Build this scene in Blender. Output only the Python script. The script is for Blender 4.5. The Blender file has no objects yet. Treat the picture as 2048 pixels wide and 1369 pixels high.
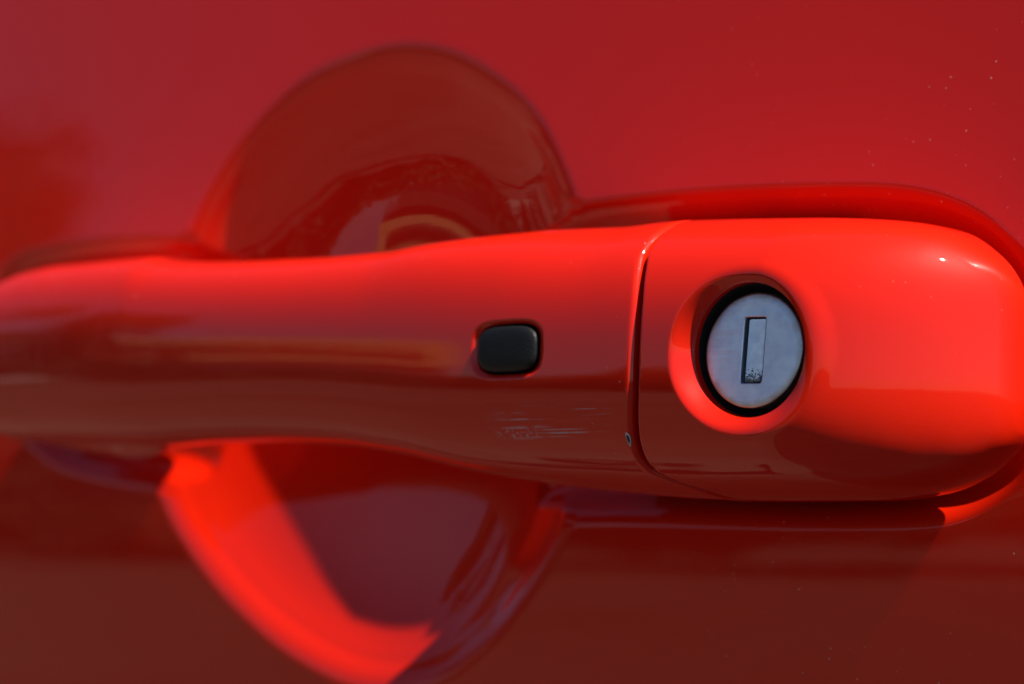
import bpy, bmesh, math, random
import numpy as np
from mathutils import Vector, Matrix
R = math.radians
random.seed(7); rng = np.random.default_rng(7)
scene = bpy.context.scene
col = scene.collection

# ------------------------------------------------------------------ camera
# door frame: +X along the door to the right, +Z up, -Y out of the door (D = -Y); lock at X=0, Z=0
AZ = R(40.0); PITCH = R(3.5); FOC = 85.0; SENS = 36.0; W, H = 2048.0, 1369.0
LOCK_D = 0.0265
fwd = np.array([-math.sin(AZ)*math.cos(PITCH), math.cos(AZ)*math.cos(PITCH), math.sin(PITCH)]); rgt = np.array([math.cos(AZ), math.sin(AZ), 0.0])
upv = np.cross(rgt, fwd)
CAM = np.array([0, -LOCK_D, 0]) - fwd*0.2967 - rgt*0.0298 + upv*0.001
cam_data = bpy.data.cameras.new('camera'); cam = bpy.data.objects.new('camera', cam_data); col.objects.link(cam)
cam.location = CAM; cam.rotation_euler = (R(90)+PITCH, 0, AZ)
cam_data.lens = FOC; cam_data.sensor_width = SENS
cam_data.clip_start = 0.01; cam_data.clip_end = 500
cam_data.dof.use_dof = True; cam_data.dof.focus_distance = 0.300; cam_data.dof.aperture_fstop = 15.0
cam_data.dof.aperture_blades = 7
scene.camera = cam

def unproj(px, py, D):
    """photo pixel -> (X, Z) on the plane that lies D in front of the door"""
    px = np.asarray(px, float); py = np.asarray(py, float); D = np.asarray(D, float)
    a = (px - W/2)/W*SENS/FOC; b = (H/2 - py)/W*SENS/FOC
    dx, dy, dz = [fwd[i] + a*rgt[i] + b*upv[i] for i in range(3)]
    t = (-D - CAM[1])/dy
    return CAM[0] + t*dx, CAM[2] + t*dz

# ------------------------------------------------------------------ sky, sun, exposure
SUN = Vector((0.60, -0.015, 0.80)).normalized()
world = bpy.data.worlds.new('World'); scene.world = world; world.use_nodes = True
nt = world.node_tree; bg = nt.nodes['Background']
sky = nt.nodes.new('ShaderNodeTexSky'); sky.sky_type = 'NISHITA'; sky.sun_disc = False
sky.sun_elevation = math.asin(SUN.z); sky.sun_rotation = math.atan2(SUN.x, SUN.y)
sky.altitude = 300; sky.air_density = 1.0; sky.dust_density = 0.1; sky.ozone_density = 4.0
nt.links.new(sky.outputs[0], bg.inputs[0]); bg.inputs[1].default_value = 0.042
sun_data = bpy.data.lights.new('sun', 'SUN'); sun_data.energy = 4.6; sun_data.angle = R(0.53); sun_data.color = (1.0, 0.93, 0.82)
sun = bpy.data.objects.new('sun', sun_data); col.objects.link(sun)
sun.rotation_euler = (-SUN).to_track_quat('-Z', 'Y').to_euler()
scene.view_settings.view_transform = 'Standard'; scene.view_settings.look = 'None'
scene.view_settings.exposure = 1.05; scene.view_settings.gamma = 1
scene.cycles.max_bounces = 10; scene.cycles.glossy_bounces = 6; scene.cycles.diffuse_bounces = 5
scene.cycles.use_denoising = True

# ------------------------------------------------------------------ helpers
def mesh_obj(name, verts, faces, mat, parent=None, smooth=True):
    me = bpy.data.meshes.new(name)
    verts = np.asarray(verts, np.float32)
    if isinstance(faces, np.ndarray):
        n = faces.shape[1]
        me.vertices.add(len(verts)); me.vertices.foreach_set('co', verts.ravel())
        me.loops.add(faces.size); me.loops.foreach_set('vertex_index', faces.astype(np.int32).ravel())
        me.polygons.add(len(faces)); me.polygons.foreach_set('loop_start', np.arange(0, faces.size, n, dtype=np.int32))
        me.update(calc_edges=True); me.validate()
    else:
        me.from_pydata([tuple(v) for v in verts.tolist()], [], faces); me.update()
    me.polygons.foreach_set('use_smooth', np.full(len(me.polygons), smooth))
    me.materials.append(mat)
    o = bpy.data.objects.new(name, me); col.objects.link(o)
    if parent: o.parent = parent
    return o
def bm_obj(name, bm, mat, parent=None, smooth=True):
    me = bpy.data.meshes.new(name); bm.to_mesh(me); bm.free()
    me.polygons.foreach_set('use_smooth', np.full(len(me.polygons), smooth)); me.materials.append(mat)
    o = bpy.data.objects.new(name, me); col.objects.link(o)
    if parent: o.parent = parent
    return o
def sstep(a, b, x):
    t = np.clip((np.asarray(x, float) - a)/(b - a), 0, 1); return t*t*(3 - 2*t)
def interp_smooth(xk, yk):
    """monotone cubic (PCHIP) interpolation"""
    o = np.argsort(xk); x = np.asarray(xk, float)[o]; y = np.asarray(yk, float)[o]
    h = np.diff(x); d = np.diff(y)/h; m = np.zeros_like(y)
    m[0], m[-1] = d[0], d[-1]
    for i in range(1, len(y)-1):
        if d[i-1]*d[i] > 0:
            w1 = 2*h[i] + h[i-1]; w2 = h[i] + 2*h[i-1]; m[i] = (w1+w2)/(w1/d[i-1] + w2/d[i])
    def f(q):
        q = np.clip(np.asarray(q, float), x[0], x[-1]); k = np.clip(np.searchsorted(x, q, 'right')-1, 0, len(h)-1)
        t = (q - x[k])/h[k]; t2, t3 = t*t, t*t*t
        return y[k]*(2*t3-3*t2+1) + h[k]*m[k]*(t3-2*t2+t) + y[k+1]*(3*t2-2*t3) + h[k]*m[k+1]*(t3-t2)
    return f
def sdf_poly(P, x, z):
    """signed distance to a closed polygon, positive inside"""
    x = x.ravel(); z = z.ravel(); d2 = np.full(x.shape, 1e9); ins = np.zeros(x.shape, bool)
    n = len(P)
    for i in range(n):
        ax, az = P[i]; bx, bz = P[(i+1) % n]; ex, ez = bx-ax, bz-az
        t = np.clip(((x-ax)*ex + (z-az)*ez)/(ex*ex+ez*ez+1e-18), 0, 1)
        d2 = np.minimum(d2, (x-ax-t*ex)**2 + (z-az-t*ez)**2)
        c = ((az > z) != (bz > z))
        if az != bz: ins ^= c & (x < (bx-ax)*(z-az)/(bz-az) + ax)
    return np.where(ins, 1, -1)*np.sqrt(d2)
def catmull(P, n=10):
    P = np.asarray(P, float); out = []
    m = len(P)
    for i in range(m):
        p0, p1, p2, p3 = P[i-1], P[i], P[(i+1) % m], P[(i+2) % m]
        for t in np.linspace(0, 1, n, endpoint=False):
            out.append(0.5*((2*p1) + (-p0+p2)*t + (2*p0-5*p1+4*p2-p3)*t*t + (-p0+3*p1-3*p2+p3)*t**3))
    return np.array(out)

# ------------------------------------------------------------------ materials
def mat_new(name):
    m = bpy.data.materials.new(name); m.use_nodes = True
    return m, m.node_tree, m.node_tree.nodes['Principled BSDF']
def paint(name, scratches=False, specks=0.0, from_x=None):
    m, t, b = mat_new(name); N = t.nodes; L = t.links
    tc = N.new('ShaderNodeTexCoord')
    base = (0.60, 0.0105, 0.0014, 1)
    b.inputs['Roughness'].default_value = 0.45; b.inputs['Specular IOR Level'].default_value = 0.05
    b.inputs['Coat Weight'].default_value = 1.0; b.inputs['Coat Roughness'].default_value = 0.02; b.inputs['Coat IOR'].default_value = 1.42
    # orange peel of the clear coat
    nz = N.new('ShaderNodeTexNoise'); nz.inputs['Scale'].default_value = 450; nz.inputs['Detail'].default_value = 2
    L.new(tc.outputs['Object'], nz.inputs['Vector'])
    bp = N.new('ShaderNodeBump'); bp.inputs['Strength'].default_value = 0.05; bp.inputs['Distance'].default_value = 0.00008
    L.new(nz.outputs[0], bp.inputs['Height']); L.new(bp.outputs[0], b.inputs['Coat Normal'])
    # fine dust grains
    vo = N.new('ShaderNodeTexVoronoi'); vo.inputs['Scale'].default_value = 520; L.new(tc.outputs['Object'], vo.inputs['Vector'])
    rp = N.new('ShaderNodeMapRange'); rp.inputs[1].default_value = 0.08; rp.inputs[2].default_value = 0.05; rp.inputs[3].default_value = 0; rp.inputs[4].default_value = 1
    L.new(vo.outputs['Distance'], rp.inputs[0])
    n2 = N.new('ShaderNodeTexNoise'); n2.inputs['Scale'].default_value = 35; L.new(tc.outputs['Object'], n2.inputs['Vector'])
    r2 = N.new('ShaderNodeMapRange'); r2.inputs[1].default_value = 0.42; r2.inputs[2].default_value = 0.62; L.new(n2.outputs[0], r2.inputs[0])
    mu = N.new('ShaderNodeMath'); mu.operation = 'MULTIPLY'; L.new(rp.outputs[0], mu.inputs[0]); L.new(r2.outputs[0], mu.inputs[1])
    m3 = N.new('ShaderNodeMath'); m3.operation = 'MULTIPLY'; m3.inputs[1].default_value = specks; L.new(mu.outputs[0], m3.inputs[0])
    if from_x is not None:      # dust gathers towards the door's edge
        sx = N.new('ShaderNodeSeparateXYZ'); L.new(tc.outputs['Object'], sx.inputs[0])
        gr = N.new('ShaderNodeMapRange'); gr.inputs[1].default_value = from_x; gr.inputs[2].default_value = from_x + 0.04; L.new(sx.outputs[0], gr.inputs[0])
        m4 = N.new('ShaderNodeMath'); m4.operation = 'MULTIPLY'; L.new(m3.outputs[0], m4.inputs[0]); L.new(gr.outputs[0], m4.inputs[1]); m3 = m4
    mix = N.new('ShaderNodeMix'); mix.data_type = 'RGBA'; mix.inputs['A'].default_value = base; mix.inputs['B'].default_value = (0.75, 0.62, 0.55, 1)
    L.new(m3.outputs[0], mix.inputs['Factor'])
    outc = mix.outputs['Result']
    if scratches:
        sp = N.new('ShaderNodeSeparateXYZ'); L.new(tc.outputs['Object'], sp.inputs[0])
        def win(o, lo, hi, soft):
            a = N.new('ShaderNodeMapRange'); a.inputs[1].default_value = lo; a.inputs[2].default_value = lo+soft; L.new(o, a.inputs[0])
            c = N.new('ShaderNodeMapRange'); c.inputs[1].default_value = hi; c.inputs[2].default_value = hi-soft; L.new(o, c.inputs[0])
            x = N.new('ShaderNodeMath'); x.operation = 'MULTIPLY'; L.new(a.outputs[0], x.inputs[0]); L.new(c.outputs[0], x.inputs[1]); return x.outputs[0]
        def mul(a, c):
            x = N.new('ShaderNodeMath'); x.operation = 'MULTIPLY'; L.new(a, x.inputs[0]); L.new(c, x.inputs[1]); return x.outputs[0]
        def add(a, c):
            x = N.new('ShaderNodeMath'); x.operation = 'MAXIMUM'; L.new(a, x.inputs[0]); L.new(c, x.inputs[1]); return x.outputs[0]
        def streak(sx, sz, lo, hi, rot=0.0):
            mp = N.new('ShaderNodeMapping'); mp.inputs['Scale'].default_value = (sx, 40, sz); mp.inputs['Rotation'].default_value = (0, rot, 0)
            L.new(tc.outputs['Object'], mp.inputs[0])
            q = N.new('ShaderNodeTexNoise'); q.inputs['Scale'].default_value = 1; q.inputs['Detail'].default_value = 3; L.new(mp.outputs[0], q.inputs['Vector'])
            g = N.new('ShaderNodeMapRange'); g.inputs[1].default_value = lo; g.inputs[2].default_value = hi; L.new(q.outputs[0], g.inputs[0]); return g.outputs[0]
        (xa, za), (xb, zb) = [tuple(float(v) for v in unproj(*p, 0.0295)) for p in ((985, 885), (1225, 805))]
        box = mul(win(sp.outputs[0], xa-0.001, xb+0.001, 0.006), win(sp.outputs[2], za, zb, 0.0008))
        s1 = mul(mul(box, streak(60, 4600, 0.545, 0.66, 0.02)), streak(400, 900, 0.34, 0.54))
        (xa, za), (xb, zb) = [tuple(float(v) for v in unproj(*p, 0.0295)) for p in ((980, 885), (1090, 852))]
        s2 = mul(mul(win(sp.outputs[0], xa, xb, 0.003), win(sp.outputs[2], za, zb, 0.0008)), streak(2500, 2500, 0.55, 0.68))
        sc_ = add(s1, s2)
        mx = N.new('ShaderNodeMix'); mx.data_type = 'RGBA'; mx.inputs['B'].default_value = (0.42, 0.34, 0.36, 1)
        fm = N.new('ShaderNodeMath'); fm.operation = 'MULTIPLY'; fm.inputs[1].default_value = 1.0; L.new(sc_, fm.inputs[0])
        L.new(outc, mx.inputs['A']); L.new(fm.outputs[0], mx.inputs['Factor']); outc = mx.outputs['Result']
        cr = N.new('ShaderNodeMapRange'); cr.inputs[3].default_value = 0.02; cr.inputs[4].default_value = 0.4; L.new(sc_, cr.inputs[0]); L.new(cr.outputs[0], b.inputs['Coat Roughness'])
    L.new(outc, b.inputs['Base Color'])
    return m
def simple(name, colour, rough, metal=0.0, var=0.0, scale=200, bump=0.0, bumpdist=0.0001, spec=0.5):
    m, t, b = mat_new(name); N = t.nodes; L = t.links
    b.inputs['Roughness'].default_value = rough; b.inputs['Metallic'].default_value = metal; b.inputs['Specular IOR Level'].default_value = spec
    tc = N.new('ShaderNodeTexCoord'); nz = N.new('ShaderNodeTexNoise'); nz.inputs['Scale'].default_value = scale; nz.inputs['Detail'].default_value = 5
    L.new(tc.outputs['Object'], nz.inputs['Vector'])
    cr = N.new('ShaderNodeValToRGB'); c = np.array(colour)
    cr.color_ramp.elements[0].position = 0.3; cr.color_ramp.elements[1].position = 0.7
    cr.color_ramp.elements[0].color = (*(c*(1-var)), 1); cr.color_ramp.elements[1].color = (*np.minimum(c*(1+var), 1), 1)
    L.new(nz.outputs[0], cr.inputs[0]); L.new(cr.outputs[0], b.inputs['Base Color'])
    if bump:
        n2 = N.new('ShaderNodeTexNoise'); n2.inputs['Scale'].default_value = scale*8; L.new(tc.outputs['Object'], n2.inputs['Vector'])
        bp = N.new('ShaderNodeBump'); bp.inputs['Strength'].default_value = bump; bp.inputs['Distance'].default_value = bumpdist
        L.new(n2.outputs[0], bp.inputs['Height']); L.new(bp.outputs[0], b.inputs['Normal'])
    return m
M_skin = paint('red_door_paint', specks=0.55, from_x=-0.045)
M_grip = paint('red_handle_paint', scratches=True, specks=0.25)
M_cap = paint('red_cap_paint', specks=0.05)
M_black = simple('black_plastic', (0.006, 0.0065, 0.007), 0.45, var=0.15, scale=500, bump=0.8, bumpdist=0.00010, spec=0.28)
M_rubber = simple('black_rubber', (0.01, 0.01, 0.011), 0.6, var=0.2)
M_void = simple('dark_housing', (0.008, 0.008, 0.009), 0.8, var=0.1)
M_zinc = simple('dull_zinc', (0.76, 0.83, 0.97), 0.42, metal=1.0, var=0.12, scale=500, bump=0.08, bumpdist=0.00005)
def rim_grime(m, r0, r1):
    t = m.node_tree; N = t.nodes; L = t.links; b = N['Principled BSDF']
    tc = N.new('ShaderNodeTexCoord'); sp = N.new('ShaderNodeSeparateXYZ'); L.new(tc.outputs['Object'], sp.inputs[0])
    cb = N.new('ShaderNodeCombineXYZ'); L.new(sp.outputs[0], cb.inputs[0]); L.new(sp.outputs[2], cb.inputs[2])
    ln = N.new('ShaderNodeVectorMath'); ln.operation = 'LENGTH'; L.new(cb.outputs[0], ln.inputs[0])
    nz = N.new('ShaderNodeTexNoise'); nz.inputs['Scale'].default_value = 350; nz.inputs['Detail'].default_value = 4; L.new(tc.outputs['Object'], nz.inputs['Vector'])
    ma = N.new('ShaderNodeMath'); ma.operation = 'MULTIPLY_ADD'; ma.inputs[1].default_value = 0.0016; L.new(nz.outputs[0], ma.inputs[0]); L.new(ln.outputs['Value'], ma.inputs[2])
    mr = N.new('ShaderNodeMapRange'); mr.inputs[1].default_value = r0 + 0.0008; mr.inputs[2].default_value = r1 + 0.0008; mr.inputs[4].default_value = 0.75; L.new(ma.outputs[0], mr.inputs[0])
    old = b.inputs['Base Color'].links[0].from_socket
    mx = N.new('ShaderNodeMix'); mx.data_type = 'RGBA'; mx.inputs['B'].default_value = (0.36, 0.29, 0.20, 1)
    L.new(mr.outputs[0], mx.inputs['Factor']); L.new(old, mx.inputs['A']); L.new(mx.outputs['Result'], b.inputs['Base Color'])
    # hairline scuffs
    mp = N.new('ShaderNodeMapping'); mp.inputs['Rotation'].default_value = (0, 0.5, 0); mp.inputs['Scale'].default_value = (260, 200, 5200); L.new(tc.outputs['Object'], mp.inputs[0])
    n2 = N.new('ShaderNodeTexNoise'); n2.inputs['Scale'].default_value = 1; n2.inputs['Detail'].default_value = 2; L.new(mp.outputs[0], n2.inputs['Vector'])
    rr = N.new('ShaderNodeMapRange'); rr.inputs[1].default_value = 0.35; rr.inputs[2].default_value = 0.7; rr.inputs[3].default_value = 0.36; rr.inputs[4].default_value = 0.55; L.new(n2.outputs[0], rr.inputs[0]); L.new(rr.outputs[0], b.inputs['Roughness'])
rim_grime(M_zinc, 0.0062, 0.0072)
M_plate = simple('key_shutter_steel', (0.84, 0.90, 1.0), 0.36, metal=1.0, var=0.15, scale=700, bump=0.05)
M_dirt = simple('grey_dirt', (0.17, 0.155, 0.13), 0.95, var=0.4, scale=1500)
M_chip = simple('bare_primer', (0.45, 0.45, 0.47), 0.5, var=0.3, scale=1500)

# ------------------------------------------------------------------ the car door
door = bpy.data.objects.new('car_door', None); col.objects.link(door); door.location = (0, 0, 0)
door['label'] = 'glossy red car door with its pull handle, keyhole lock and round finger cup'
door['category'] = 'car door'
bpy.context.view_layer.update()

# --- door skin: pressed sheet with finger cup and handle pocket
TILT = 0.09
_tz = np.linspace(-0.40, 0.32, 1441)
_tt = np.interp(_tz, [-0.40, -0.20, -0.055, -0.03, 0.0, 0.03, 0.06, 0.32], [-0.10, -0.07, -0.030, -0.010, 0.070, 0.096, 0.116, 0.26])
_tD = -np.concatenate([[0], np.cumsum(0.5*(_tt[1:]+_tt[:-1])*np.diff(_tz))]); _tD -= np.interp(0, _tz, _tD)
def base_D(X, Z): return np.interp(Z, _tz, _tD) - 0.06*(X+0.05)**2
def up(pts):
    a = np.array(pts, float); D = np.zeros(len(a))
    for _ in range(12):
        x, z = unproj(a[:, 0], a[:, 1], D); D = base_D(x, z)
    return np.stack([x, z], 1)
cup_rim = catmull(up([(1145, 425), (1120, 350), (1072, 252), (1000, 178), (900, 121), (800, 107), (700, 130), (600, 178), (500, 272), (430, 372), (380, 480), (345, 620), (325, 780),
                      (322, 920), (345, 1012), (390, 1092), (455, 1178), (560, 1276), (680, 1345), (780, 1366), (880, 1346), (980, 1270), (1050, 1182), (1102, 1096), (1135, 1010), (1160, 860), (1170, 720), (1163, 550)]), 12)
CUPX, CUPZ = [float(v) for v in up([(760, 735)])[0]]
_ang = np.arctan2(cup_rim[:, 1]-CUPZ, cup_rim[:, 0]-CUPX); _o = np.argsort(_ang); _ang = _ang[_o]; _rad = np.hypot(cup_rim[:, 1]-CUPZ, cup_rim[:, 0]-CUPX)[_o]
def cup_radius(x, z):
    return np.interp(np.arctan2(z-CUPZ, x-CUPX), _ang, _rad, period=2*math.pi)
CUPDEP = 0.0072
pocket = catmull(up([(1000, 470), (1150, 425), (1250, 410), (1400, 396), (1550, 388), (1700, 386), (1800, 391), (1880, 408), (1950, 440), (2010, 490), (2060, 570),
                     (2085, 700), (2072, 850), (2034, 940), (1975, 994), (1900, 1026), (1800, 1036), (1600, 1038), (1400, 1034), (1250, 1030), (1120, 1028), (1000, 1000)]), 8)
pocket_left = catmull(up([(500, 520), (360, 488), (200, 492), (100, 508), (30, 530), (-10, 590), (-25, 700), (20, 825), (75, 888), (125, 925), (200, 946), (310, 962), (420, 945)]), 8)
def edge_profile(s, r, slope, depth, fil):
    """depth below the skin at distance s inside an outline: rolled edge, straight wall, filleted floor"""
    a = np.where(s < -r, 0, np.where(s < r, slope*(s+r)**2/(4*r), slope*s))
    k = fil; h = np.clip(0.5 + 0.5*(a-depth)/k, 0, 1)
    return a*(1-h) + depth*h - k*h*(1-h)*1.0
def skin_depth(X, Z):
    shp = X.shape
    sp = sdf_poly(pocket, X, Z).reshape(shp); sl = sdf_poly(pocket_left, X, Z).reshape(shp)
    dp = np.maximum(edge_profile(sp, 0.0016, 1.5, 0.0060, 0.002), 0)
    dl = np.maximum(edge_profile(sl, 0.0016, 1.3, 0.0050, 0.002), 0)
    rho = np.hypot(X-CUPX, Z-CUPZ)/cup_radius(X, Z)
    Rm = 0.045
    s = (1-rho)*Rm
    P = 4.4
    bowl = CUPDEP*(1-np.clip(rho, 0, 1)**P)
    zhi, zlo = 0.052, -0.046; dhi, dlo = np.interp([zhi, zlo], _tz, _tD)
    chord = dlo + (Z-zlo)/(zhi-zlo)*(dhi-dlo)
    bowl = bowl + (np.interp(Z, _tz, _tD)-chord)*(1-np.clip(rho, 0, 1)**2)*sstep(-0.032, 0.012, Z)
    slope = CUPDEP*P/Rm; r = 0.0020
    rim = np.where(s < -r, 0, slope*(np.maximum(s+r, 0))**2/(4*r))
    dc = np.where(s < r, np.minimum(rim, np.where(s > 0, np.maximum(bowl, rim*0+bowl), 1)), bowl)
    dc = np.where(s < r*1.0, np.where(s > -r, rim, 0), bowl)
    # keep it continuous where the rolled rim meets the bowl
    w = sstep(r*0.5, r*2.0, s); dc = np.where(s > -r, rim*(1-w)*(s < 3*r) + bowl*np.where(s < 3*r, w, 1), 0)
    k = 0.0012
    d = np.maximum(dp, dl)
    h = np.clip(0.5 + 0.5*(dc-d)/k, 0, 1)
    both = d*(1-h) + dc*h + k*h*(1-h)
    return np.where((d <= 0) & (dc <= 0), 0, np.where(d <= 0, dc, np.where(dc <= 0, d, both)))
def axis(lo, a, b, hi, fine, n_out):
    return np.concatenate([a - (a-lo)*(np.linspace(1, 0, n_out, endpoint=False)**1.6), np.arange(a, b, fine), b + (hi-b)*(np.linspace(0, 1, n_out)**1.6)])
gx = axis(-0.55, -0.195, 0.055, 0.35, 0.00038, 40); gz = axis(-0.38, -0.085, 0.085, 0.30, 0.00034, 40)
GX, GZ = np.meshgrid(gx, gz)
GD = base_D(GX, GZ) - skin_depth(GX, GZ)
V = np.stack([GX, -GD, GZ], -1).reshape(-1, 3)
nx, nz_ = len(gx), len(gz)
idx = np.arange(nx*nz_).reshape(nz_, nx)
F = np.stack([idx[:-1, :-1], idx[:-1, 1:], idx[1:, 1:], idx[1:, :-1]], -1).reshape(-1, 4)
skin = mesh_obj('door_skin', V, F, M_skin, door)
# folded edge and inner sheet, so the door has its thickness
bm = bmesh.new()
ring = [(x, z) for x, z in ((-0.549, -0.379), (0.349, -0.379), (0.349, 0.299), (-0.549, 0.299))]
vf = [bm.verts.new((x, 0.035 - float(base_D(x*0, z)), z)) for x, z in ring]; vb = [bm.verts.new((x, 0.095 - float(base_D(x*0, z)), z)) for x, z in ring]
bm.faces.new(vf); bm.faces.new(vb[::-1])
for i in range(4): bm.faces.new((vf[i], vb[i], vb[(i+1) % 4], vf[(i+1) % 4]))
bmesh.ops.recalc_face_normals(bm, faces=bm.faces)
bm_obj('inner_panel', bm, M_skin, door, smooth=False)

# --- handle surface: cross-sections along X
top_px = [(-75, 670), (-62, 645), (-35, 618), (0, 592), (30, 567), (80, 545), (150, 531), (250, 522), (335, 516), (372, 522), (480, 523), (600, 518), (700, 513), (800, 504), (870, 491), (960, 476), (1060, 466),
          (1150, 461), (1300, 455), (1400, 447), (1500, 443), (1600, 441), (1750, 441), (1850, 447), (1920, 463), (1980, 500), (2020, 540), (2048, 592), (2062, 660)]
bot_px = [(-75, 765), (-62, 800), (-35, 830), (0, 852), (60, 882), (158, 905), (250, 914), (295, 914), (350, 894), (450, 888), (550, 887), (700, 893), (850, 915), (970, 945), (1100, 966), (1250, 985), (1320, 991),
          (1460, 1001), (1600, 1005), (1780, 1003), (1880, 990), (1960, 958), (2010, 920), (2048, 872), (2062, 800)]
def DcPx(px): return np.interp(px, [0, 200, 350, 400, 1000, 1150, 1400, 2062], [0.0180, 0.0180, 0.0180, 0.020, 0.020, 0.015, 0.010, 0.008])
tp = np.array(top_px); bp_ = np.array(bot_px)
tx, tz = unproj(tp[:, 0], tp[:, 1], DcPx(tp[:, 0])); bx, bz = unproj(bp_[:, 0], bp_[:, 1], DcPx(bp_[:, 0]))
XL = max(tx[0], bx[0]); XR = min(tx[-1], bx[-1])
zfoot = interp_smooth(bx, bz); ztop = interp_smooth(tx, tz)
keep = (bp_[:, 0] < 120) | (bp_[:, 0] > 340)          # the front runs straight past the foot
sbx = np.concatenate([bx[keep], [float(unproj(230, 889, 0.0175)[0])]]); sbz = np.concatenate([bz[keep], [float(unproj(230, 889, 0.0175)[1])]])
zbot = interp_smooth(sbx, sbz)
def stepX(px, D): return float(unproj(px, 700, D)[0])
X_foot = stepX(338, 0.006); X_back = stepX(1120, 0.012)
fDc = interp_smooth([XL, X_foot-0.01, X_foot+0.008, X_back-0.015, X_back+0.02, XR], [0.0180, 0.0180, 0.0185, 0.0195, 0.010, 0.008])
def endf(t, q): return np.power(np.clip(1 - np.clip(t, 0, 1)**q, 0, 1), 1/q)
fD0 = interp_smooth([-0.19, -0.15, -0.12, -0.085, -0.05, -0.02, 0.0, 0.05], [0.0245, 0.0268, 0.0288, 0.0302, 0.0306, 0.0305, 0.0303, 0.0300])
X1R, X1L = 0.002, XL+0.018
def sec(X):
    Dc = fDc(X); e = endf((X-X1R)/(XR-X1R), 1.5)*endf((X1L-X)/(X1L-XL), 2.4)
    Df = Dc + (fD0(X)-Dc)*e
    back = np.where(X < X_foot, -0.004, 0.0125)*1.0
    w = sstep(X_foot-0.002, X_foot+0.003, X); w2 = sstep(X_back-0.006, X_back+0.006, X)
    Db = -0.0045*(1-w) + 0.0125*w*(1-w2) + -0.0055*w2
    Db = Dc - (Dc-Db)*e
    return Dc, Df, Db, 0.5*(ztop(X)+zbot(X)), 0.5*(ztop(X)-zbot(X))
PF = 2.9; PB = 3.0; GT = 0.04
NV = 440
def unit_section():
    th = np.linspace(0, 2*math.pi, 6001)
    def se(th):
        c, s = np.cos(th), np.sin(th); p = np.where(c >= 0, PF, PB)
        # c: depth, s: height
        return np.sign(c)*np.abs(c)**(2/p), np.sign(s)*np.abs(s)**(2/p)
    c, s = se(th)
    ln = np.concatenate([[0], np.cumsum(np.hypot(np.diff(c)*1.2, np.diff(s)*1.4)*np.where(0.5*(c[1:]+c[:-1]) > 0.02, 1.8, 0.7))])
    t = np.interp(np.linspace(0, ln[-1], NV, endpoint=False), ln, th)
    return se(t)
UC, US = unit_section()
seam_px = np.array([(1345, 450), (1312, 476), (1293, 502), (1284, 540), (1276, 620), (1271, 700), (1269, 780), (1269, 850), (1274, 890), (1284, 918), (1304, 942), (1350, 964), (1410, 983), (1480, 1001)], float)
Xs0 = stepX(1269, 0.030)
def surf_of_px(px, py):
    """photo pixel -> point on the handle's front"""
    D = np.full(np.shape(px), 0.02)
    for _ in range(25):
        x, z = unproj(px, py, D); D = 0.5*D + 0.5*front_D(x, z)
    return x, z
def front_raw(X, Z):
    Dc, Df, Db, zc, hz = sec(X)
    v = np.clip(np.abs((Z-zc)/hz), 0, 1)
    return Dc + (Df-Dc)*np.power(1-v**PF, 1/PF) - GT*(Z-zc)*np.power(1-v**PF, 1/PF)
front_D = front_raw
front_smooth = front_raw
sx_, sz_ = surf_of_px(seam_px[:, 0], seam_px[:, 1])
_, _, _, c_, h_ = sec(sx_)
sv = (sz_-c_)/h_
o_ = np.argsort(sv)
seam_f = interp_smooth(np.maximum.accumulate(sv[o_] + np.arange(len(o_))*1e-6), (sx_-Xs0)[o_])

# faint styling crease low on the front
cr_px = np.array([(860, 888), (1000, 912), (1250, 930), (1500, 936), (1700, 947), (1760, 935), (1815, 900)], float)
qx, qz = surf_of_px(cr_px[:, 0], cr_px[:, 1]); _, _, _, c_, h_ = sec(qx)
crease_v = interp_smooth(qx, (qz-c_)/h_); CRX0, CRX1 = float(qx[0]), float(qx[-1])
def front_raw(X, Z):
    Dc, Df, Db, zc, hz = sec(X)
    dv = (Z-zc)/hz - crease_v(X)
    win = sstep(CRX0, CRX0+0.008, X)*(1-sstep(CRX1-0.004, CRX1, X))
    prof = -0.00014*np.exp(-(dv/0.05)**2)
    return front_smooth(X, Z) + win*prof
LOCK_X, LOCK_Z = 0.0, 0.0
LR_IN, LR_OUT = 0.00842, 0.0113
LOCK_PLANE = 0.0282
BX, BZ = [float(v) for v in unproj(1019, 699, 0.0300)]
BTN_A, BTN_B = 0.0054, 0.0034
def lock_r(X, Z): return np.hypot(X-LOCK_X, Z-LOCK_Z)
def dish_t(X, Z):
    r = lock_r(X, Z); ro = LR_OUT + 0.0009*(X-LOCK_X)/np.maximum(r, 1e-6)
    return np.clip((ro-r)/(ro-LR_IN), 0, 1)
def btn_r(X, Z, a=BTN_A, b=BTN_B, p=3.6): return (np.abs((X-BX)/a)**p + np.abs((Z-BZ)/b)**p)**(1/p)
def front_cap(X, Z):
    F0 = front_raw(X, Z); t = dish_t(X, Z)
    w = t*t*(1.9-0.9*t)
    return F0*(1-w) + LOCK_PLANE*w
def front_grip(X, Z):
    F0 = front_raw(X, Z); r = btn_r(X, Z, BTN_A, BTN_B)
    w = sstep(1.14, 0.99, r)
    return F0 - 0.0004*w
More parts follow.
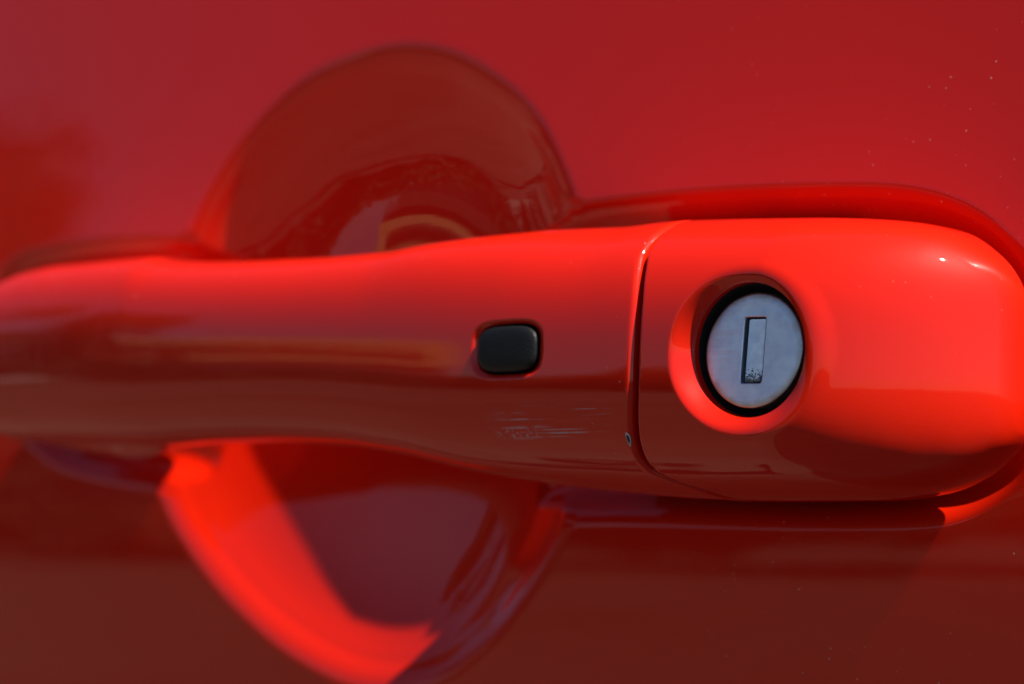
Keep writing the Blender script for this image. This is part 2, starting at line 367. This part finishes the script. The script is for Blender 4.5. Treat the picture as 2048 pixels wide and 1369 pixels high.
def loft(rings, front, flip_end=False):
    """rings: (X0, shrink, xoff); returns grid of verts"""
    out = []
    for X0, dl, xo in rings:
        w = np.where(X0 < Xs0, sstep(Xs0-0.034, Xs0-0.002, X0), 1-sstep(Xs0+0.004, XR, X0))
        Xv = X0 + xo + seam_f(US)*w*np.where(True, 1, 1)
        Xv = np.clip(Xv, XL, XR)
        Dc, Df, Db, zc, hz = sec(Xv)
        hz2 = np.maximum(hz-dl, 0.0002); z = zc + hz2*US
        z = z + np.minimum(zfoot(Xv)-zbot(Xv), 0)*np.clip(-US, 0, 1)**2*(1-sstep(-0.12, 0.06, UC))
        D = np.where(UC >= 0, Dc + np.maximum(Df-Dc-dl, 0)*UC - GT*(z-zc)*UC, Dc + np.maximum(Dc-Db-dl, 0)*UC)
        if dl == 0:
            fr = front(Xv, z) - front_smooth(Xv, z); D = D + np.where(UC > 0.3, fr, 0)
        out.append(np.stack([Xv, -D, z], -1))
    return np.array(out)
def loft_mesh(G, hole_r=None, front=None, centre=None):
    n, m = G.shape[:2]
    idx = np.arange(n*m).reshape(n, m); nxt = np.roll(idx, -1, axis=1)
    F = np.stack([idx[:-1], idx[1:], nxt[1:], nxt[:-1]], -1).reshape(-1, 4)
    V = G.reshape(-1, 3).copy()
    if hole_r is not None:
        r = hole_r(V[:, 0], V[:, 2]); frontv = np.tile(UC > 0.3, n)
        inside = (r < 1) & frontv
        dead = inside[F].all(1)
        use_d = np.zeros(len(V), bool); use_d[F[dead].ravel()] = True
        F = F[~dead]
        use_k = np.zeros(len(V), bool); use_k[F.ravel()] = True
        b = use_d & use_k
        x = centre[0] + (V[b, 0]-centre[0])/r[b]; z = centre[1] + (V[b, 2]-centre[1])/r[b]
        V[b, 0] = x; V[b, 2] = z; V[b, 1] = -front(x, z)
    return V, F
def append(V, F, V2, F2):
    return np.concatenate([V, V2]), np.concatenate([F, F2 + len(V)])
def rings_wall(curve_fn, levels):
    """tube of quads: curve_fn(level) -> (n,3)"""
    P = [curve_fn(*l) for l in levels]; n = len(P[0]); V = np.concatenate(P)
    idx = np.arange(len(P)*n).reshape(len(P), n); nxt = np.roll(idx, -1, 1)
    return V, np.stack([idx[:-1], nxt[:-1], nxt[1:], idx[1:]], -1).reshape(-1, 4)

GAP = 0.00042
# grip rings
xe = np.concatenate([XL + 0.028*(1-np.cos(np.linspace(0, math.pi/2, 60, endpoint=False))), np.arange(XL+0.028, BX-0.009, 0.00042), np.arange(BX-0.009, BX+0.009, 0.00020), np.arange(BX+0.009, Xs0-GAP-0.0012, 0.00028)])
rg = [(x, 0.0, 0.0) for x in xe]
fr = 0.0009
xend = Xs0-GAP-fr
for a in np.linspace(0, math.pi/2, 9): rg.append((xend, fr*(1-math.cos(a)), fr*math.sin(a)))
rg += [(xend, 0.004, fr), (xend, 0.012, fr), (xend, 0.03, fr)]
G = loft(rg, front_grip)
V, F = loft_mesh(G, btn_r, front_grip, (BX, BZ))
an = np.linspace(0, 2*math.pi, 128, endpoint=False)
def btn_curve(scale, dd):
    c, s = np.cos(an), np.sin(an); x = BX + BTN_A*scale*np.sign(c)*np.abs(c)**(2/3.6); z = BZ + BTN_B*scale*np.sign(s)*np.abs(s)**(2/3.6)
    return np.stack([x, -(front_grip(x, z)-dd), z], -1)
V2, F2 = rings_wall(btn_curve, [(1.0, 0), (0.99, 0.0002), (0.985, 0.0006), (0.985, 0.0025)])
V, F = append(V, F, V2, F2)
grip = mesh_obj('pull_handle', V, F, M_grip, door)
# cap rings
xc = np.concatenate([np.arange(Xs0+GAP+0.0006, 0.014, 0.00020), 0.014 + (XR-0.014)*np.sin(np.linspace(0, math.pi/2, 120))])
fr = 0.00045
x0 = Xs0+GAP+fr
rc = [(x0, 0.03, -fr), (x0, 0.012, -fr), (x0, 0.004, -fr)]
for a in np.linspace(math.pi/2, 0, 7): rc.append((x0, fr*(1-math.cos(a)), -fr*math.sin(a)))
rc += [(x, 0.0, 0.0) for x in xc]
G = loft(rc, front_cap)
V, F = loft_mesh(G, lambda x, z: lock_r(x, z)/LR_IN, front_cap, (LOCK_X, LOCK_Z))
def lock_curve(rad, d):
    return np.stack([LOCK_X + rad*np.cos(an), np.full(an.shape, -d), LOCK_Z + rad*np.sin(an)], -1)
V2, F2 = rings_wall(lock_curve, [(LR_IN, LOCK_PLANE), (LR_IN-0.00015, LOCK_PLANE-0.0003), (LR_IN-0.0002, LOCK_PLANE-0.0010), (LR_IN-0.0002, LOCK_PLANE-0.009)])
V, F = append(V, F, V2, F2)
cap = mesh_obj('lock_cover', V, F, M_cap, door)

# --- push button on the grip
def btn_dome(scale, dd):
    c, s = np.cos(an), np.sin(an); x = BX + (BTN_A-0.00035)*scale*np.sign(c)*np.abs(c)**(2/3.4); z = BZ + (BTN_B-0.00035)*scale*np.sign(s)*np.abs(s)**(2/3.4)
    return np.stack([x, -(front_raw(x, z)+dd), z], -1)
lv = [(1.0, -0.0028), (1.0, -0.0006), (0.995, -0.0002), (0.975, 0.00005), (0.94, 0.0002), (0.88, 0.00033), (0.8, 0.00043), (0.65, 0.0005), (0.45, 0.00055), (0.2, 0.00058), (0.02, 0.00058)]
V2, F2 = rings_wall(btn_dome, lv)
mesh_obj('button', V2, F2, M_black, grip)
V2, F2 = rings_wall(btn_curve, [(0.99, 0.0024), (0.5, 0.0026), (0.02, 0.0026)])
mesh_obj('button_seal', V2, F2, M_rubber, grip)

# --- paint chip beside the seam
cx, cz = surf_of_px(np.array([1257.0]), np.array([878.0])); cx, cz = float(cx[0]), float(cz[0])
cV = []; cF = []
n = 22; rr = 1 + 0.22*np.array([math.sin(3*k*2*math.pi/n+1)*0.6 + random.uniform(-.5, .5) for k in range(n)])
for sc, dd in ((1.0, 0.00003), (0.8, 0.00009), (0.62, 0.00006)):
    for k in range(n):
        a = 2*math.pi*k/n; x = cx + 0.00036*sc*rr[k]*math.cos(a); z = cz + 0.00085*sc*rr[k]*math.sin(a)
        cV.append((x, -(float(front_raw(np.array(x), np.array(z)))+dd), z))
for j in range(2):
    for k in range(n): cF.append((j*n+k, j*n+(k+1) % n, (j+1)*n+(k+1) % n, (j+1)*n+k))
chip = mesh_obj('paint_chip', cV, cF, M_chip, grip)
cV = [cV[2*n+k] for k in range(n)]; 
chip_pit = mesh_obj('chip_pit', cV, [tuple(range(n))], M_void, grip)

# --- lock cylinder
FACE_R = 0.00718; FD = LOCK_PLANE-0.0013
sw, sh = 0.00162, 0.00410   # half sizes of the key slot
# face: grid of rings from the slot rectangle out to the circle
def rect_curve(hw, hh, d, n=128, rad=0.00025):
    t = np.linspace(0, 2*math.pi, n, endpoint=False); c, s = np.cos(t), np.sin(t)
    p = 14; q = (np.abs(c/hw)**p + np.abs(s/hh)**p)**(-1/p)
    return np.stack([LOCK_X + q*c, np.full(n, -d), LOCK_Z + q*s], -1)
def circ(rad, d, n=128):
    t = np.linspace(0, 2*math.pi, n, endpoint=False)
    return np.stack([LOCK_X + rad*np.cos(t), np.full(n, -d), LOCK_Z + rad*np.sin(t)], -1)
def tilt_rot(P, ang=R(-1.5)):
    P = P.copy(); x, z = P[:, 0]-LOCK_X, P[:, 2]-LOCK_Z
    P[:, 0] = LOCK_X + x*math.cos(ang) - z*math.sin(ang); P[:, 2] = LOCK_Z + x*math.sin(ang) + z*math.cos(ang); return P
levels = [tilt_rot(rect_curve(sw, sh, FD-0.0022)), tilt_rot(rect_curve(sw, sh, FD-0.00012)), tilt_rot(rect_curve(sw+0.0001, sh+0.0001, FD))]
A = levels[-1]; B = circ(FACE_R-0.0004, FD)
for t in (0.25, 0.5, 0.75): levels.append(A*(1-t)+B*t)
levels += [B, circ(FACE_R-0.0002, FD-0.00004), circ(FACE_R-0.00006, FD-0.00016), circ(FACE_R, FD-0.0004), circ(FACE_R, FD-0.008)]
V2, F2 = rings_wall(lambda l: l, [(l,) for l in levels])
LTILT = 0.11
V2[:, 1] += LTILT*V2[:, 2]
lockm = mesh_obj('lock_cylinder', V2, F2, M_zinc, door)
md = lockm.modifiers.new('edge', 'EDGE_SPLIT'); md.split_angle = R(35)
# shutter behind the slot
bm = bmesh.new()
d0 = FD-0.00048
hw, hh = sw-0.00040, sh-0.00026
vs = [(x, z) for x, z in ((-hw, -hh), (hw, -hh), (hw, hh), (-hw, hh))]
fr_ = [bm.verts.new((x, -d0, z)) for x, z in vs]; bk_ = [bm.verts.new((x, -(d0-0.0012), z)) for x, z in vs]
bm.faces.new(fr_); bm.faces.new(bk_[::-1])
for i in range(4): bm.faces.new((fr_[i], bk_[i], bk_[(i+1) % 4], fr_[(i+1) % 4]))
bmesh.ops.recalc_face_normals(bm, faces=bm.faces)
bmesh.ops.bevel(bm, geom=list(bm.edges), offset=0.00010, segments=2, affect='EDGES')
bmesh.ops.rotate(bm, verts=bm.verts, cent=(LOCK_X, 0, LOCK_Z), matrix=Matrix.Rotation(R(1.5), 3, 'Y'))
for v in bm.verts: v.co.y += LTILT*v.co.z
bm_obj('key_shutter', bm, M_plate, lockm, smooth=False)
# slot bottom and gap bottom behind the lock
V2, F2 = rings_wall(lambda l: l, [(rect_curve(sw+0.0002, sh+0.0002, FD-0.0021),), (rect_curve(0.00002, 0.00002, FD-0.0021),)])
mesh_obj('keyway', V2, F2, M_void, lockm)
V2, F2 = rings_wall(lambda l: l, [(circ(LR_IN-0.00021, LOCK_PLANE-0.0014),), (circ(LR_IN-0.00035, LOCK_PLANE-0.0025),), (circ(FACE_R+0.0002, LOCK_PLANE-0.0040),), (circ(FACE_R-0.0003, LOCK_PLANE-0.0045),)])
mesh_obj('lock_seal', V2, F2, M_rubber, lockm)
# caked dirt at the foot of the slot
bm = bmesh.new()
for k in range(260):
    x = random.uniform(-sw*0.7, sw*0.85); z = -sh + abs(random.gauss(0, 0.0006)) + 0.0001
    bmesh.ops.create_icosphere(bm, subdivisions=1, radius=random.uniform(0.00003, 0.00008), matrix=Matrix.Translation((x, -(d0+0.00002), z)) @ Matrix.Diagonal((1.3, 0.5, 1, 1)))
bmesh.ops.rotate(bm, verts=bm.verts, cent=(LOCK_X, 0, LOCK_Z), matrix=Matrix.Rotation(R(1.5), 3, 'Y'))
for v in bm.verts: v.co.y += LTILT*v.co.z
dirt = bm_obj('dirt', bm, M_dirt, lockm); dirt['kind'] = 'stuff'

# --- rubber gasket under the cap
gk = []
for lvl, (sh_, d) in enumerate(((0.0002, -0.0075), (0.0002, -0.0022), (0.0012, -0.0016), (0.02, -0.0016))):
    xs_t = np.linspace(X_back+0.004, -0.004, 60); xs_b = xs_t[::-1]
    zt_ = ztop(xs_t) - sh_; zb_ = zbot(xs_b) + sh_
    mid_t = 0.5*(ztop(xs_t)+zbot(xs_t)); mid_b = 0.5*(ztop(xs_b)+zbot(xs_b))
    gk.append(np.concatenate([np.stack([xs_t, np.full(60, -d), np.maximum(zt_, mid_t)], -1), np.stack([xs_b, np.full(60, -d), np.minimum(zb_, mid_b)], -1)]))
V2, F2 = rings_wall(lambda l: l, [(g,) for g in gk])
mesh_obj('gasket', V2, F2, M_rubber, door)

# ------------------------------------------------------------------ what the paint mirrors: ground, trees, a low shop opposite
GZ0 = -0.88
def mat_ground():
    m, t, b = mat_new('tan_paving'); N = t.nodes; L = t.links
    b.inputs['Roughness'].default_value = 0.95; b.inputs['Specular IOR Level'].default_value = 0.1
    tc = N.new('ShaderNodeTexCoord'); nz = N.new('ShaderNodeTexNoise'); nz.inputs['Scale'].default_value = 0.6; nz.inputs['Detail'].default_value = 8
    L.new(tc.outputs['Object'], nz.inputs['Vector'])
    cr = N.new('ShaderNodeValToRGB'); cr.color_ramp.elements[0].position = 0.35; cr.color_ramp.elements[1].position = 0.65
    cr.color_ramp.elements[0].color = (0.115, 0.085, 0.060, 1); cr.color_ramp.elements[1].color = (0.15, 0.115, 0.085, 1)
    L.new(nz.outputs[0], cr.inputs[0]); L.new(cr.outputs[0], b.inputs['Base Color']); return m
g = mesh_obj('ground', [(-300, -300, GZ0), (300, -300, GZ0), (300, 300, GZ0), (-300, 300, GZ0)], [(0, 1, 2, 3)], mat_ground(), smooth=False); g['kind'] = 'structure'
M_dark_sheet = simple('dark_sheet_grey', (0.03, 0.03, 0.031), 0.95, var=0.3, scale=3, spec=0.05)
dsheet = mesh_obj('dark_reflection_sheet', [(-0.25, -60, GZ0+0.004), (60, -60, GZ0+0.004), (60, 60, GZ0+0.004), (-0.25, 60, GZ0+0.004)], [(0, 1, 2, 3)], M_dark_sheet, smooth=False); dsheet['kind'] = 'structure'  # invented dark sheet out of view, added to darken the lock cover's reflections
M_leaf = simple('dark_leaves', (0.035, 0.055, 0.02), 0.7, var=0.4, scale=1.5)
M_bark = simple('bark', (0.10, 0.075, 0.05), 0.9, var=0.3, scale=8)
M_glass = simple('dark_shop_glass', (0.03, 0.03, 0.035), 0.15, var=0.3, scale=0.5)
M_tan = simple('tan_fascia', (0.85, 0.50, 0.20), 0.7, var=0.08, scale=2)
M_wall = simple('brown_render', (0.10, 0.07, 0.055), 0.85, var=0.15, scale=2)
# far wood: one mass of leaf faces and stems round the lot
tv = []; tf = []
def clump(cx, cy, cz, rx, rz, n, leaf):
    u = rng.normal(size=(n, 3)); u /= np.linalg.norm(u, axis=1)[:, None]; u *= (rng.random(n)**0.4)[:, None]
    c = np.array([cx, cy, cz]) + u*np.array([rx, rx, rz])
    a = rng.normal(size=(n, 3)); a /= np.linalg.norm(a, axis=1)[:, None]; b = np.cross(a, rng.normal(size=(n, 3))); b /= np.linalg.norm(b, axis=1)[:, None]
    q = np.stack([c+leaf*a, c+leaf*b, c-leaf*a, c-leaf*b], 1).reshape(-1, 3)
    k = sum(len(x) for x in tv); tv.append(q); tf.append(np.arange(4*n).reshape(n, 4)+k)
for ang in np.concatenate([np.arange(-178, -112, 4.0), np.arange(-112, -94, 2.0)]):          # directions seen from the door, -90 = straight out
    dist = 24 + rng.uniform(-3, 4); a = R(ang + rng.uniform(-1, 1)); x, y = dist*math.cos(a), dist*math.sin(a)
    h = 3.0 + 0.7*math.sin(ang*0.21) + rng.uniform(-0.6, 0.6)
    if -143.5 < ang < -132: h = rng.uniform(1.2, 1.8)
    if -153 < ang <= -143.5: h = rng.uniform(8.5, 9.6)
    if ang <= -153: h = rng.uniform(4.0, 6.0)
    jt = 2.0 if ang > -112 else 0.8
    for k in range(8):
        clump(x+rng.normal()*jt, y+rng.normal()*jt, GZ0 + h*rng.uniform(0.25, 0.85), 1.1, h*0.2, 260, 0.16)
wood = mesh_obj('far_trees', np.concatenate(tv), np.concatenate(tf), M_leaf, smooth=False); wood['kind'] = 'stuff'
# shop
shop = bpy.data.objects.new('shop_building', None); col.objects.link(shop)
shop['label'] = 'low dark fronted shop with two tan roof bands mirrored in the red paint'; shop['category'] = 'building'
sa = R(-139); shop.location = (36*math.cos(sa), 36*math.sin(sa), GZ0); shop.rotation_euler = (0, 0, sa + R(90))
def box(name, lo, hi, mat, parent, bev=0.02):
    bm = bmesh.new(); bmesh.ops.create_cube(bm, size=1)
    for v in bm.verts: v.co = Vector([lo[i] + (v.co[i]+0.5)*(hi[i]-lo[i]) for i in range(3)])
    bmesh.ops.bevel(bm, geom=list(bm.edges), offset=bev, segments=1, affect='EDGES')
    return bm_obj(name, bm, mat, parent, smooth=False)
box('wall', (-4.8, -6, 0), (4.8, 0, 5.4), M_wall, shop)
for k in range(4): box('window', (-4.5+2.3*k, -0.02, 0.6), (-2.4+2.3*k, 0.06, 2.7), M_glass, shop)
box('fascia_band', (-4.9, -0.02, 5.05), (4.9, 0.25, 5.5), M_tan, shop)
box('fascia_band', (-4.9, -0.02, 4.0), (4.9, 0.25, 4.4), M_tan, shop)
box('fascia_end', (4.4, -0.02, 4.402), (4.9, 0.24, 5.048), M_tan, shop)
